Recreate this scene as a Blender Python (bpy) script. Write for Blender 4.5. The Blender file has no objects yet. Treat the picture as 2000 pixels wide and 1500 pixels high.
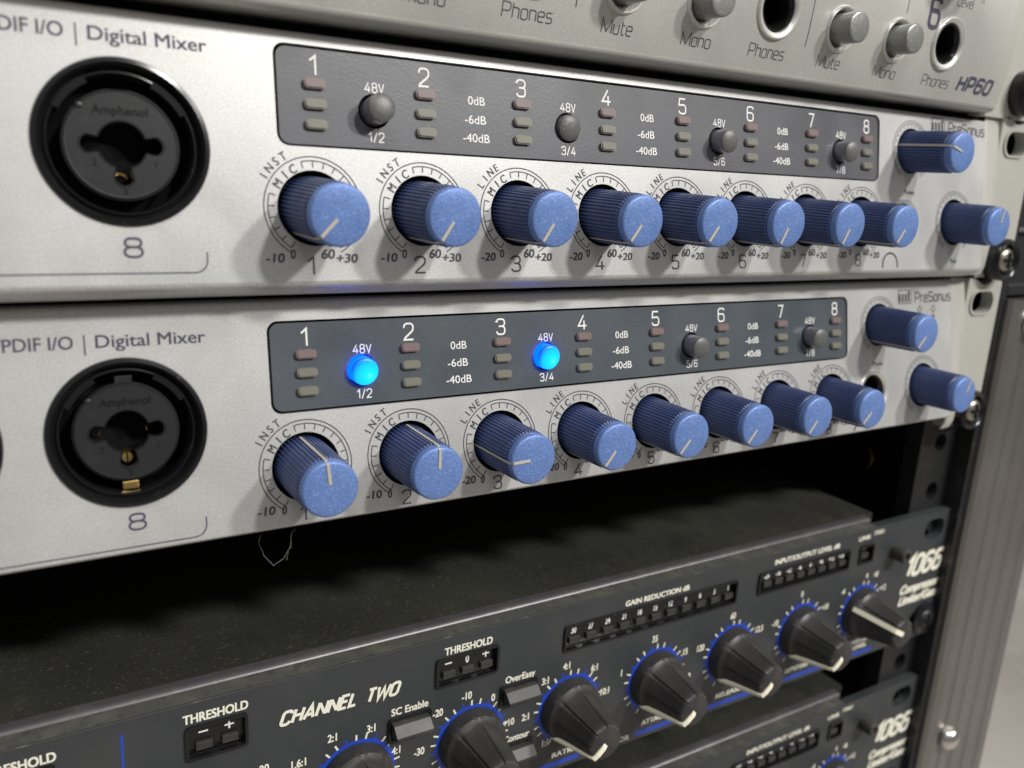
import bpy, bmesh, math, random
from mathutils import Matrix, Vector
random.seed(7)
R = math.radians
C = bpy.context.scene.collection
MM = 0.001
PHI = 0.1616

# ------------------------------------------------------------------ camera
cam_d = bpy.data.cameras.new('camera'); cam = bpy.data.objects.new('camera', cam_d); C.objects.link(cam)
cam.location = (-16.12*MM, -143.50*MM, -19.49*MM)
cam.rotation_euler = (1.32237, -0.05587, -0.54064)
cam_d.sensor_width = 36; cam_d.lens = 36*0.844; cam_d.clip_start = 0.005; cam_d.clip_end = 60
cam_d.dof.use_dof = True; cam_d.dof.focus_distance = 0.170; cam_d.dof.aperture_fstop = 17.0
bpy.context.scene.camera = cam

# ------------------------------------------------------------------ world and lamps
world = bpy.data.worlds.new('World'); bpy.context.scene.world = world; world.use_nodes = True
wn = world.node_tree.nodes; wl = world.node_tree.links
bg = wn['Background']; bg.inputs['Strength'].default_value = 0.50
tc = wn.new('ShaderNodeTexCoord'); sp = wn.new('ShaderNodeSeparateXYZ'); cr = wn.new('ShaderNodeValToRGB')
wl.new(tc.outputs['Generated'], sp.inputs[0]); wl.new(sp.outputs['Z'], cr.inputs[0]); wl.new(cr.outputs[0], bg.inputs[0])
cr.color_ramp.elements[0].position = 0.0; cr.color_ramp.elements[0].color = (0.27, 0.265, 0.26, 1)
cr.color_ramp.elements[1].position = 0.9; cr.color_ramp.elements[1].color = (1.0, 1.0, 0.985, 1)

def lamp(name, direction, dist, size, power, col=(1, 0.985, 0.955), sy=None):
    d = bpy.data.lights.new(name, 'AREA'); d.shape = 'RECTANGLE'; d.size = size; d.size_y = sy or size
    d.energy = power; d.color = col
    o = bpy.data.objects.new(name, d); C.objects.link(o)
    v = Vector(direction).normalized(); o.location = Vector((0.10, 0, -0.06)) + v*dist
    o.rotation_euler = v.to_track_quat('Z', 'Y').to_euler()
    return o
lamp('overhead_light', (8.2, -10.7, 8.6), 1.9, 0.13, 20.5)
lamp('overhead_light', (4.2, -10.6, 9.3), 1.9, 0.13, 20.5)
lamp('overhead_light', (-5.0, -7.0, 14.0), 1.9, 0.6, 9.0)  # large soft light added overhead for its sheen on the units

sc = bpy.context.scene
sc.view_settings.view_transform = 'Standard'; sc.view_settings.look = 'None'
sc.view_settings.exposure = 0.0; sc.view_settings.gamma = 1.0
sc.render.resolution_x = 1024; sc.render.resolution_y = 768

# ------------------------------------------------------------------ materials
def mat(name, col, rough=0.5, metal=0.0, spec=0.5, var=None, bump=None, emit=None, coat=0.0, sheen=None):
    """var=(scale per metre, amount, second colour); bump=(scale per metre, strength)"""
    m = bpy.data.materials.new(name); m.use_nodes = True
    nt = m.node_tree; b = nt.nodes['Principled BSDF']
    b.inputs['Base Color'].default_value = (*col, 1); b.inputs['Roughness'].default_value = rough
    b.inputs['Metallic'].default_value = metal; b.inputs['Specular IOR Level'].default_value = spec
    b.inputs['Coat Weight'].default_value = coat
    t = nt.nodes.new('ShaderNodeTexCoord')
    if var:
        last = None
        for (s, amt, c2, lo, hi, det) in var:
            n = nt.nodes.new('ShaderNodeTexNoise'); n.inputs['Scale'].default_value = s
            n.inputs['Detail'].default_value = det; nt.links.new(t.outputs['Object'], n.inputs['Vector'])
            r = nt.nodes.new('ShaderNodeValToRGB'); r.color_ramp.elements[0].position = lo
            r.color_ramp.elements[1].position = hi; r.color_ramp.elements[1].color = (amt, amt, amt, 1)
            nt.links.new(n.outputs['Fac'], r.inputs[0])
            mx = nt.nodes.new('ShaderNodeMix'); mx.data_type = 'RGBA'
            nt.links.new(r.outputs[0], mx.inputs[0])
            if last: nt.links.new(last, mx.inputs[6])
            else: mx.inputs[6].default_value = (*col, 1)
            mx.inputs[7].default_value = (*c2, 1); last = mx.outputs[2]
        nt.links.new(last, b.inputs['Base Color'])
    if bump:
        n = nt.nodes.new('ShaderNodeTexNoise'); n.inputs['Scale'].default_value = bump[0]
        n.inputs['Detail'].default_value = 3; nt.links.new(t.outputs['Object'], n.inputs['Vector'])
        bp = nt.nodes.new('ShaderNodeBump'); bp.inputs['Strength'].default_value = bump[1]
        bp.inputs['Distance'].default_value = bump[2] if len(bump) > 2 else 0.0001
        nt.links.new(n.outputs['Fac'], bp.inputs['Height']); nt.links.new(bp.outputs[0], b.inputs['Normal'])
    if sheen:
        n = nt.nodes.new('ShaderNodeTexNoise'); n.inputs['Scale'].default_value = sheen[0]; n.inputs['Detail'].default_value = 5
        n.inputs['Distortion'].default_value = .6; nt.links.new(t.outputs['Object'], n.inputs['Vector'])
        mr = nt.nodes.new('ShaderNodeMapRange'); mr.inputs['From Min'].default_value = .35; mr.inputs['From Max'].default_value = .68
        mr.inputs['To Min'].default_value = sheen[1]; mr.inputs['To Max'].default_value = sheen[2]
        nt.links.new(n.outputs['Fac'], mr.inputs['Value']); nt.links.new(mr.outputs[0], b.inputs['Roughness'])
    if emit:
        b.inputs['Emission Color'].default_value = (*emit[0], 1); b.inputs['Emission Strength'].default_value = emit[1]
    return m
W = (1, 1, 1)
M = {}
M['silver'] = mat('silver_paint', (.475, .47, .46), .40, .42, var=[(5200, .85, (.82, .81, .78), .54, .70, 2), (4300, .6, (.33, .32, .305), .55, .70, 2), (30, .12, (.40, .40, .39), .4, .7, 2)], bump=(4200, .30, .00006), sheen=(45, .33, .50))
M['silver_dark'] = mat('warm_silver_paint', (.43, .425, .395), .45, .35, var=[(5200, .7, (.66, .65, .61), .54, .72, 2), (30, .15, (.34, .335, .31), .4, .7, 2)], bump=(4200, .30, .00006), sheen=(40, .36, .54))
M['ear'] = mat('cream_grey_metal', (.43, .425, .385), .42, .15, var=[(60, .35, (.35, .34, .30), .45, .7, 3)], bump=(900, .06))
M['slate_a'] = mat('slate_plastic', (.078, .079, .089), .42, 0, var=[(1500, .35, (.13, .13, .14), .58, .8, 2)], bump=(2200, .20, .0001), sheen=(60, .34, .5))
M['slate_b'] = mat('slate_blue_plastic', (.055, .066, .078), .42, 0, var=[(1500, .35, (.10, .115, .13), .58, .8, 2)], bump=(2200, .20, .0001), sheen=(60, .34, .5))
M['recess_shade'] = mat('recess_shade_black', (.006, .006, .007), .8, spec=.1)  # near-black stands in for the shade inside holes, slots and gaps
M['gloss_black'] = mat('glossy_black_plastic', (.008, .008, .009), .20, spec=.35, var=[(700, .5, (.06, .06, .06), .66, .8, 3)], bump=(500, .06))
M['insert'] = mat('socket_insert_plastic', (.015, .015, .016), .34, spec=.4, var=[(400, .4, (.05, .05, .05), .6, .8, 3)], bump=(1200, .12))
M['brass'] = mat('brass_contact', (.75, .52, .18), .25, 1)
M['chrome'] = mat('polished_metal', (.68, .66, .63), .22, 1)
M['screw'] = mat('dull_screw_metal', (.33, .31, .27), .32, .9)
M['satin'] = mat('satin_silver_ring', (.74, .73, .69), .30, .65)
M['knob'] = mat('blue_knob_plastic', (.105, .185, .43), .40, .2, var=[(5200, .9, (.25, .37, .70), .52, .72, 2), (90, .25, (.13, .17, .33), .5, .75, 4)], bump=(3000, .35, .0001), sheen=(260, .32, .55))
M['knob_side'] = mat('shaded_blue_ribbed_plastic', (.050, .078, .195), .46, .0, var=[(900, .5, (.15, .15, .16), .60, .76, 4), (120, .35, (.07, .085, .15), .5, .75, 3)], sheen=(200, .36, .62))  # darker than the cap: shade of the grooves put into the colour, plus dust
M['pointer'] = mat('pointer_line_paint', (.42, .385, .32), .5)
M['btn'] = mat('speckled_grey_button', (.105, .105, .10), .45, .1, var=[(2600, .6, (.26, .26, .25), .55, .75, 2)], bump=(2500, .35, .0001))
M['btn_side'] = mat('smoky_button_side', (.36, .36, .40), .20, .75)
M['btn_silver'] = mat('grey_metal_button', (.27, .27, .255), .34, .6, var=[(2400, .5, (.5, .5, .48), .55, .75, 2)], bump=(2500, .35, .0001))
M['led_red'] = mat('unlit_red_light', (.165, .115, .11), .45, coat=.2, bump=(1500, .1))
M['led_amber'] = mat('unlit_clear_light', (.155, .148, .118), .45, coat=.2, bump=(1500, .1))
M['ink'] = mat('dark_blue_ink', (.045, .045, .075), .6)
M['ink_black'] = mat('dark_grey_ink', (.045, .045, .05), .6)
M['white_ink'] = mat('white_ink', (.78, .77, .74), .6)
M['ivory_ink'] = mat('ivory_ink', (.74, .72, .60), .6)
M['blue_ink'] = mat('blue_ink', (.012, .050, .38), .5)
M['panel'] = mat('dark_slate_panel_paint', (.034, .037, .040), .48, .1, var=[(55, .35, (.065, .066, .062), .5, .75, 4), (900, .30, (.10, .10, .10), .68, .8, 3)], bump=(700, .10), sheen=(50, .38, .6))
M['edge_dust'] = mat('worn_dusty_edge', (.062, .062, .056), .7, var=[(180, .7, (.10, .098, .08), .45, .68, 5), (420, .6, (.035, .036, .04), .56, .64, 4)], bump=(500, .3))
M['lid'] = mat('dusty_black_lid', (.026, .026, .022), .50, 0, var=[(22, .75, (.056, .056, .044), .40, .72, 9), (90, .5, (.014, .014, .012), .50, .70, 6), (1500, .8, (.12, .12, .10), .61, .73, 5), (260, .35, (.075, .076, .058), .60, .76, 8)], bump=(900, .5, .0002))
M['black_metal'] = mat('black_metal', (.014, .014, .015), .45, .2, var=[(220, .5, (.06, .06, .055), .6, .75, 5)], bump=(400, .15))
M['rubber'] = mat('dusty_black_rubber', (.022, .021, .021), .62, 0, var=[(140, .38, (.085, .068, .052), .48, .75, 6), (900, .3, (.11, .10, .085), .62, .78, 4)], bump=(700, .15), sheen=(160, .45, .75))
M['rubber_pointer'] = mat('ivory_pointer', (.80, .76, .60), .5)
M['key'] = mat('grey_push_key', (.030, .029, .026), .45, var=[(200, .5, (.10, .095, .075), .5, .75, 5)])
M['rolled'] = mat('rolled_metal_edge', (.085, .082, .084), .36, .3, var=[(300, .5, (.14, .135, .125), .5, .7, 5)], bump=(500, .2))
M['case'] = mat('worn_aluminium', (.28, .268, .256), .36, .85, var=[(30, .4, (.20, .18, .165), .4, .7, 4), (300, .25, (.42, .40, .38), .6, .8, 3)], bump=(120, .08), sheen=(30, .28, .5))
M['case_black'] = mat('black_case_laminate', (.008, .008, .010), .5)
M['floor'] = mat('pale_concrete', (.50, .46, .42), .8, var=[(1.6, .8, (.32, .29, .26), .4, .65, 6), (9, .35, (.66, .62, .57), .5, .7, 5)])
M['wear'] = mat('worn_paint', (.065, .065, .06), .6, var=[(140, 1, (.26, .25, .21), .58, .72, 8)])
M['lint'] = mat('pale_lint', (.36, .33, .26), .8)
M['dust'] = mat('grey_dust', (.15, .14, .11), .9)
def glow_mat():
    m = mat('lit_blue_lens', (.0, .12, .6), .35)
    nt = m.node_tree; b = nt.nodes['Principled BSDF']
    t = nt.nodes.new('ShaderNodeTexCoord'); vm = nt.nodes.new('ShaderNodeVectorMath'); vm.operation = 'LENGTH'
    mp = nt.nodes.new('ShaderNodeMapping'); mp.inputs['Location'].default_value = (-.0008, 0, .0008)
    mp.inputs['Scale'].default_value = (1, 0.5, 1)
    nt.links.new(t.outputs['Object'], mp.inputs[0]); nt.links.new(mp.outputs[0], vm.inputs[0])
    r = nt.nodes.new('ShaderNodeValToRGB'); e = r.color_ramp.elements
    e[0].position = 0.0; e[0].color = (.22, .95, 1, 1); e[1].position = 1; e[1].color = (0, .06, .9, 1)
    k = e.new(.30); k.color = (.0, .62, 1, 1); k = e.new(.72); k.color = (0, .40, 1, 1)
    mm = nt.nodes.new('ShaderNodeMath'); mm.operation = 'MULTIPLY'; mm.inputs[1].default_value = 1/0.0036
    nt.links.new(vm.outputs['Value'], mm.inputs[0]); nt.links.new(mm.outputs[0], r.inputs[0])
    nt.links.new(r.outputs[0], b.inputs['Emission Color']); b.inputs['Emission Strength'].default_value = 1.3
    return m
M['glow'] = glow_mat()
M['glow_side'] = mat('lit_blue_side', (.0, .02, .4), .3, emit=((0.0, .03, 1), 8.0))

# ------------------------------------------------------------------ helpers: geometry is in millimetres, y towards the rack's inside
class MB:
    def __init__(s): s.v = []; s.f = []; s.sm = []
    def add(s, vs, fs, smooth=False):
        o = len(s.v); s.v += [tuple(p) for p in vs]
        s.f += [tuple(i+o for i in f) for f in fs]; s.sm += [smooth]*len(fs); return s
    def box(s, x0, x1, y0, y1, z0, z1, c=0.0):
        if c <= 0:
            vs = [(x, y, z) for x in (x0, x1) for y in (y0, y1) for z in (z0, z1)]
            return s.add(vs, [(0, 1, 3, 2), (4, 6, 7, 5), (0, 4, 5, 1), (2, 3, 7, 6), (0, 2, 6, 4), (1, 5, 7, 3)])
        bm = bmesh.new(); bmesh.ops.create_cube(bm, size=1)
        for v in bm.verts: v.co = Vector(((x0+x1)/2+v.co.x*(x1-x0), (y0+y1)/2+v.co.y*(y1-y0), (z0+z1)/2+v.co.z*(z1-z0)))
        bmesh.ops.bevel(bm, geom=list(bm.edges), offset=c, segments=2, affect='EDGES', profile=0.5)
        bm.verts.index_update()
        s.add([v.co[:] for v in bm.verts], [[v.index for v in f.verts] for f in bm.faces]); bm.free(); return s
    def lathe(s, prof, cx=0, cz=0, n=48, rfun=None, caps=(True, True), smooth=True, y0=0):
        """prof: list of (radius, y); axis along y"""
        vs = []; fs = []
        for j, (r, y) in enumerate(prof):
            for i in range(n):
                a = 2*math.pi*i/n; rr = rfun(j, i, a, r, y) if rfun else r
                vs.append((cx+rr*math.sin(a), y+y0, cz+rr*math.cos(a)))
        for j in range(len(prof)-1):
            for i in range(n):
                k = (i+1) % n; fs.append((j*n+i, j*n+k, (j+1)*n+k, (j+1)*n+i))
        s.add(vs, fs, smooth)
        m = len(prof)-1
        if caps[0] and prof[0][0] > 0: s.add(vs[:n], [tuple(range(n))][:1])
        if caps[1] and prof[m][0] > 0: s.add(vs[m*n:], [tuple(reversed(range(n)))])
        return s
    def prism(s, poly, x0, x1, smooth=False):
        """poly: list of (y, z), extruded along x"""
        n = len(poly); vs = [(x0, y, z) for y, z in poly]+[(x1, y, z) for y, z in poly]
        fs = [(i, (i+1) % n, (i+1) % n+n, i+n) for i in range(n)]
        s.add(vs, fs, smooth); s.add(vs[:n], [tuple(reversed(range(n)))]); s.add(vs[n:], [tuple(range(n))]); return s
    def ribbon(s, pts, w, y, closed=False):
        """flat stroke in the x-z plane at depth y"""
        n = len(pts); L = []; Rr = []
        for i, p in enumerate(pts):
            a = pts[(i-1) % n] if (i > 0 or closed) else None
            b = pts[(i+1) % n] if (i < n-1 or closed) else None
            d1 = Vector((p[0]-a[0], p[1]-a[1])).normalized() if a else None
            d2 = Vector((b[0]-p[0], b[1]-p[1])).normalized() if b else None
            if d1 is None: d1 = d2
            if d2 is None: d2 = d1
            t = (d1+d2)
            if t.length < 1e-6: t = d1
            t.normalize(); nrm = Vector((-t.y, t.x)); c = max(.35, nrm.dot(Vector((-d1.y, d1.x))))
            h = w/2/c
            L.append((p[0]+nrm.x*h, y, p[1]+nrm.y*h)); Rr.append((p[0]-nrm.x*h, y, p[1]-nrm.y*h))
        vs = L+Rr; m = n if closed else n-1
        return s.add(vs, [(i, (i+1) % n, (i+1) % n+n, i+n) for i in range(m)])
    def rot_x(s, ang):
        c, q = math.cos(ang), math.sin(ang); s.v = [(x, y*c-z*q, y*q+z*c) for x, y, z in s.v]; return s
    def move(s, dx=0, dy=0, dz=0):
        s.v = [(x+dx, y+dy, z+dz) for x, y, z in s.v]; return s
    def join(s, o): return s.add(o.v, o.f) if False else s._join(o)
    def _join(s, o):
        k = len(s.v); s.v += o.v; s.f += [tuple(i+k for i in f) for f in o.f]; s.sm += o.sm; return s
    def mesh(s, name, m):
        me = bpy.data.meshes.new(name); me.from_pydata([(x*MM, y*MM, z*MM) for x, y, z in s.v], [], s.f)
        me.polygons.foreach_set('use_smooth', s.sm)
        for q in (m if isinstance(m, (list, tuple)) else [m]): me.materials.append(q)
        me.validate(); me.update()
        if any(s.sm): me.set_sharp_from_angle(angle=R(38))
        return me
    def build(s, name, m, parent=None, loc=(0, 0, 0)):
        return place(name, s.mesh(name, m), parent, loc)

def fix_normals(me):
    bm = bmesh.new(); bm.from_mesh(me); bmesh.ops.recalc_face_normals(bm, faces=bm.faces); bm.to_mesh(me); bm.free()
def place(name, me, parent=None, loc=(0, 0, 0), rot=(0, 0, 0)):
    o = bpy.data.objects.new(name, me); C.objects.link(o)
    o.location = [c*MM for c in loc]; o.rotation_euler = rot
    if parent: o.parent = parent
    return o
def empty(name, loc, rot=(0, 0, 0), label=None, cat=None, group=None):
    o = bpy.data.objects.new(name, None); C.objects.link(o); o.empty_display_size = .01
    o.location = [c*MM for c in loc]; o.rotation_euler = rot; tag(o, label, cat, group); return o
def tag(o, label=None, cat=None, group=None, kind=None):
    for k, v in (('label', label), ('category', cat), ('group', group), ('kind', kind)):
        if v: o[k] = v
    return o
def copy_tree(o, parent=None):
    c = o.copy(); C.objects.link(c); c.parent = parent
    for ch in list(o.children): copy_tree(ch, c)
    return c

def plate(loops, y0, y1):
    """sheet in the x-z plane with holes, from depth y0 (front) to y1 (back)"""
    cu = bpy.data.curves.new('tmp', 'CURVE'); cu.dimensions = '2D'; cu.fill_mode = 'BOTH'; cu.extrude = (y1-y0)/2
    for lp in loops:
        sp_ = cu.splines.new('POLY'); sp_.points.add(len(lp)-1); sp_.use_cyclic_u = True
        for i, (x, z) in enumerate(lp): sp_.points[i].co = (x, z, 0, 1)
    ob = bpy.data.objects.new('tmp', cu); me = bpy.data.meshes.new_from_object(ob)
    mb = MB(); ym = (y0+y1)/2
    mb.add([(v.co.x, ym-v.co.z, v.co.y) for v in me.vertices], [tuple(p.vertices) for p in me.polygons])
    bpy.data.objects.remove(ob); bpy.data.curves.remove(cu); bpy.data.meshes.remove(me)
    return mb
def circ(cx, cz, r, n=48): return [(cx+r*math.cos(2*math.pi*i/n), cz+r*math.sin(2*math.pi*i/n)) for i in range(n)]
def rrect(x0, x1, z0, z1, r, n=6):
    out = []
    for cx, cz, a0 in ((x1-r, z1-r, 0), (x0+r, z1-r, 90), (x0+r, z0+r, 180), (x1-r, z0+r, 270)):
        for i in range(n+1):
            a = R(a0+90*i/n); out.append((cx+r*math.cos(a), cz+r*math.sin(a)))
    return out
def arc(cx, cz, r, a0, a1, n=24):
    """clock angles in degrees, 0 = up, clockwise positive"""
    return [(cx+r*math.sin(R(a0+(a1-a0)*i/n)), cz+r*math.cos(R(a0+(a1-a0)*i/n))) for i in range(n+1)]

# ---- lettering with the built-in typeface
_tc = {}
def glyphs(s, bold=0.0, shear=0.0, spacing=1.0):
    k = (s, bold, shear, spacing)
    if k not in _tc:
        cu = bpy.data.curves.new('tmp', 'FONT'); cu.body = s; cu.size = 1.0; cu.offset = bold; cu.shear = shear
        cu.space_character = spacing; cu.resolution_u = 4
        ob = bpy.data.objects.new('tmp', cu); me = bpy.data.meshes.new_from_object(ob)
        vs = [(v.co.x, v.co.y) for v in me.vertices]; fs = [tuple(p.vertices) for p in me.polygons]
        bpy.data.objects.remove(ob); bpy.data.curves.remove(cu); bpy.data.meshes.remove(me)
        _tc[k] = (vs, fs)
    return _tc[k]
CAP = 0.73
def text(mb, s, cx, cz, h, y=-.04, width=None, bold=0.0, shear=0.0, rot=0.0, align='C', cond=0.86, spacing=1.0):
    """h = cap height in mm; cx,cz = middle of the word (or left end) on its mid-height"""
    vs, fs = glyphs(s, 0.0, shear, spacing)
    if not vs: return mb
    offs = [(0, 0)] if bold <= 0 else [(bold, bold*.6), (-bold, bold*.6), (bold, -bold*.6), (-bold, -bold*.6)]
    x0 = min(v[0] for v in vs); x1 = max(v[0] for v in vs); k = h/CAP
    sx = (width/(x1-x0)) if width else k*cond
    xm = (x0+x1)/2 if align == 'C' else (x0 if align == 'L' else x1)
    c, q = math.cos(R(rot)), math.sin(R(rot))
    for j, (ou, ov) in enumerate(offs):
        out = []
        for (u, v) in vs:
            a = (u-xm+ou)*sx; b = (v-CAP/2+ov)*k
            out.append((cx+a*c+b*q, y-.004*j, cz-a*q+b*c))      # clockwise rotation
        mb.add(out, fs)
    return mb
# ---- squared technical letters drawn as strokes (unit height, width in the table)
def _q(x0, z0, x1, z1, first):    # quarter bend from p0 to p1; first='h' leaves horizontally
    out = []
    for i in range(1, 6):
        t = R(90*i/5)
        if first == 'h': out.append((x0+(x1-x0)*math.sin(t), z0+(z1-z0)*(1-math.cos(t))))
        else: out.append((x0+(x1-x0)*(1-math.cos(t)), z0+(z1-z0)*math.sin(t)))
    return out
def rr(x0, x1, z0, z1, r): return rrect(x0, x1, z0, z1, r, 5)
w_, r_ = .58, .20
STROKES = {
 '0': (w_, [('c', rr(0, w_, 0, 1, r_))]),
 '1': (.34, [('o', [(0, .74), (.30, 1), (.30, 0)])]),
 '2': (w_, [('o', [(0, .74), (0, 1-r_)]+_q(0, 1-r_, r_, 1, 'v')+[(w_-r_, 1)]+_q(w_-r_, 1, w_, 1-r_, 'h')+[(w_, .66), (w_-.06, .53), (.05, .12), (0, 0), (w_, 0)])]),
 '3': (w_, [('o', [(0, .80), (0, 1-r_)]+_q(0, 1-r_, r_, 1, 'v')+[(w_-r_, 1)]+_q(w_-r_, 1, w_, 1-r_, 'h')+[(w_, .53+r_)]+_q(w_, .53+r_, w_-r_, .53, 'v')+[(.16, .53)]),
            ('o', [(w_-r_, .53)]+_q(w_-r_, .53, w_, .53-r_, 'h')+[(w_, r_)]+_q(w_, r_, w_-r_, 0, 'v')+[(r_, 0)]+_q(r_, 0, 0, r_, 'h')+[(0, .2)])]),
 '4': (.66, [('o', [(.44, 1), (0, .26), (.66, .26)]), ('o', [(.46, .62), (.46, 0)])]),
 '5': (w_, [('o', [(w_-.03, 1), (.04, 1), (0, .56), (w_-r_, .60)]+_q(w_-r_, .60, w_, .60-r_, 'h')+[(w_, r_)]+_q(w_, r_, w_-r_, 0, 'v')+[(r_, 0)]+_q(r_, 0, 0, r_, 'h')+[(0, .2)])]),
 '6': (w_, [('o', [(w_, .84)]+_q(w_, .84, w_-r_, 1, 'v')+[(r_, 1)]+_q(r_, 1, 0, 1-r_, 'h')+[(0, r_)]+_q(0, r_, r_, 0, 'v')+[(w_-r_, 0)]+_q(w_-r_, 0, w_, r_, 'h')+[(w_, .57-r_)]+_q(w_, .57-r_, w_-r_, .57, 'v')+[(.05, .57)])]),
 '7': (.54, [('o', [(0, 1), (.54, 1), (.20, 0)])]),
 '8': (w_, [('c', rr(0, w_, 0, .54, .24)), ('o', [(r_, .54)]+_q(r_, .54, .03, .54+r_, 'h')+[(.03, 1-r_)]+_q(.03, 1-r_, r_, 1, 'v')+[(w_-r_, 1)]+_q(w_-r_, 1, w_-.03, 1-r_, 'h')+[(w_-.03, .54+r_)]+_q(w_-.03, .54+r_, w_-r_, .54, 'v'))]),
 'V': (.62, [('o', [(0, 1), (.31, 0), (.62, 1)])]), '/': (.42, [('o', [(0, -.08), (.42, 1.05)])]),
 'M': (.80, [('o', [(0, 0), (0, 1), (.40, .1), (.80, 1), (.80, 0)])]),
 'P': (w_, [('o', [(0, 0), (0, 1), (w_-r_, 1)]+_q(w_-r_, 1, w_, 1-r_, 'h')+[(w_, .42+r_)]+_q(w_, .42+r_, w_-r_, .42, 'v')+[(.03, .42)])]),
 'H': (w_, [('o', [(0, 0), (0, 1)]), ('o', [(w_, 0), (w_, 1)]), ('o', [(.04, .52), (w_-.04, .52)])]),
 'S': (w_, [('o', [(w_, .84)]+_q(w_, .84, w_-r_, 1, 'v')+[(r_, 1)]+_q(r_, 1, 0, 1-r_, 'h')+[(0, .53+r_)]+_q(0, .53+r_, r_, .53, 'v')+[(w_-r_, .53)]+_q(w_-r_, .53, w_, .53-r_, 'h')+[(w_, r_)]+_q(w_, r_, w_-r_, 0, 'v')+[(r_, 0)]+_q(r_, 0, 0, r_, 'h'))]),
 'L': (.48, [('o', [(0, 1), (0, 0), (.48, 0)])]),
 'u': (.44, [('o', [(0, .70), (0, .14)]+_q(0, .14, .14, 0, 'v')+[(.44, 0)]), ('o', [(.44, .70), (.44, .03)])]),
 't': (.30, [('o', [(.08, .95), (.08, .12)]+_q(.08, .12, .20, 0, 'v')+[(.30, 0)]), ('o', [(.11, .70), (.30, .70)])]),
 'e': (.44, [('o', [(.42, 0), (.14, 0)]+_q(.14, 0, 0, .14, 'h')+[(0, .56)]+_q(0, .56, .14, .70, 'v')+[(.30, .70)]+_q(.30, .70, .44, .56, 'h')+[(.44, .36), (.04, .36)])]),
 'o': (.46, [('c', rr(0, .46, 0, .70, .14))]),
 'n': (.44, [('o', [(0, 0), (0, .70), (.30, .70)]+_q(.30, .70, .44, .56, 'h')+[(.44, 0)])]),
 'h': (.44, [('o', [(0, 0), (0, 1)]), ('o', [(.03, .70), (.30, .70)]+_q(.30, .70, .44, .56, 'h')+[(.44, 0)])]),
 'r': (.28, [('o', [(0, 0), (0, .70), (.28, .70)])]),
 's': (.42, [('o', [(.42, .70), (.12, .70)]+_q(.12, .70, 0, .58, 'h')+[(0, .48)]+_q(0, .48, .12, .36, 'v')+[(.30, .36)]+_q(.30, .36, .42, .24, 'h')+[(.42, .12)]+_q(.42, .12, .30, 0, 'v')+[(0, 0)])]),
 'a': (.44, [('o', [(.04, .70), (.30, .70)]+_q(.30, .70, .44, .56, 'h')+[(.44, 0), (.12, 0)]+_q(.12, 0, 0, .12, 'h')+[(0, .26)]+_q(0, .26, .12, .38, 'v')+[(.41, .38)])]),
 'i': (.05, [('o', [(.02, 0), (.02, .70)]), ('o', [(.02, .88), (.02, 1)])]),
 'l': (.05, [('o', [(.02, 0), (.02, 1)])]), 'v': (.44, [('o', [(0, .70), (.22, 0), (.44, .70)])]),
 ' ': (.2, []),
 'C': (w_, [('o', [(w_, .78)]+_q(w_, .78, w_-r_, 1, 'v')+[(r_, 1)]+_q(r_, 1, 0, 1-r_, 'h')+[(0, r_)]+_q(0, r_, r_, 0, 'v')+[(w_-r_, 0)]+_q(w_-r_, 0, w_, .22, 'h'))]),
 'O': (w_, [('c', rr(0, w_, 0, 1, .22))]), 'A': (.66, [('o', [(0, 0), (.33, 1), (.66, 0)]), ('o', [(.14, .30), (.52, .30)])]),
 'N': (.62, [('o', [(0, 0), (0, 1)]), ('o', [(.02, .96), (.60, .04)]), ('o', [(.62, 0), (.62, 1)])]),
 'E': (.48, [('o', [(.48, 0), (0, 0), (0, 1), (.48, 1)]), ('o', [(.05, .52), (.44, .52)])]),
 'T': (.56, [('o', [(0, 1), (.56, 1)]), ('o', [(.28, .95), (.28, 0)])]),
 'W': (.90, [('o', [(0, 1), (.20, 0), (.45, .85), (.70, 0), (.90, 1)])]),
}
def sq(mb, s, cx, cz, h, wd=1.0, wt=.11, y=-.04, align='C', gap=.20, shear=0.0):
    tot = sum(STROKES[c][0]*wd for c in s)+gap*(len(s)-1); x = -tot/2 if align == 'C' else 0
    k = 0
    for c in s:
        w, st = STROKES[c]
        for kind, pts in st:
            pp = [(cx+h*(x+px*wd+shear*pz), cz+h*(pz-.5)) for px, pz in pts]
            mb.ribbon(pp, wt*h, y-.004*(k % 3), kind == 'c'); k += 1
        x += w*wd+gap
    return mb

# ------------------------------------------------------------------ the setting
fl = MB().box(-4000, 6000, -5000, 6000, -905, -900).build('floor', M['floor']); tag(fl, 'pale blotchy concrete floor seen far below, past the right edge of the case', 'floor', kind='structure')

# ------------------------------------------------------------------ shared part meshes
def knob_meshes():
    n = 184
    def rf(j, i, a, r, y): return r-(.28 if (i % 4) in (2, 3) else 0) if 1 <= j <= 2 else r
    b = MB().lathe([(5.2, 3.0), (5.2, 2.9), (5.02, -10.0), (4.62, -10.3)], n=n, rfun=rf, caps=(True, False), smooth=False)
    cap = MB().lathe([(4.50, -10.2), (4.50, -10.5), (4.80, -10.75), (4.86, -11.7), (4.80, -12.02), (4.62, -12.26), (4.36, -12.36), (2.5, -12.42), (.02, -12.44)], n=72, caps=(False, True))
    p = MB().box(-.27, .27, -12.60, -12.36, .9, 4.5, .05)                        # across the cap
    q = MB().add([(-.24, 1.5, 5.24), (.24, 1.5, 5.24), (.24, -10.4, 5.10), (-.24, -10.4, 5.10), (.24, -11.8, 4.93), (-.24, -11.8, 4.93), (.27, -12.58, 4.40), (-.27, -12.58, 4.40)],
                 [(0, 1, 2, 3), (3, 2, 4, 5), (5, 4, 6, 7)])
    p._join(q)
    return b.mesh('grip', M['knob_side']), cap.mesh('cap', M['knob']), p.mesh('pointer_line', M['pointer'])
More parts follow.
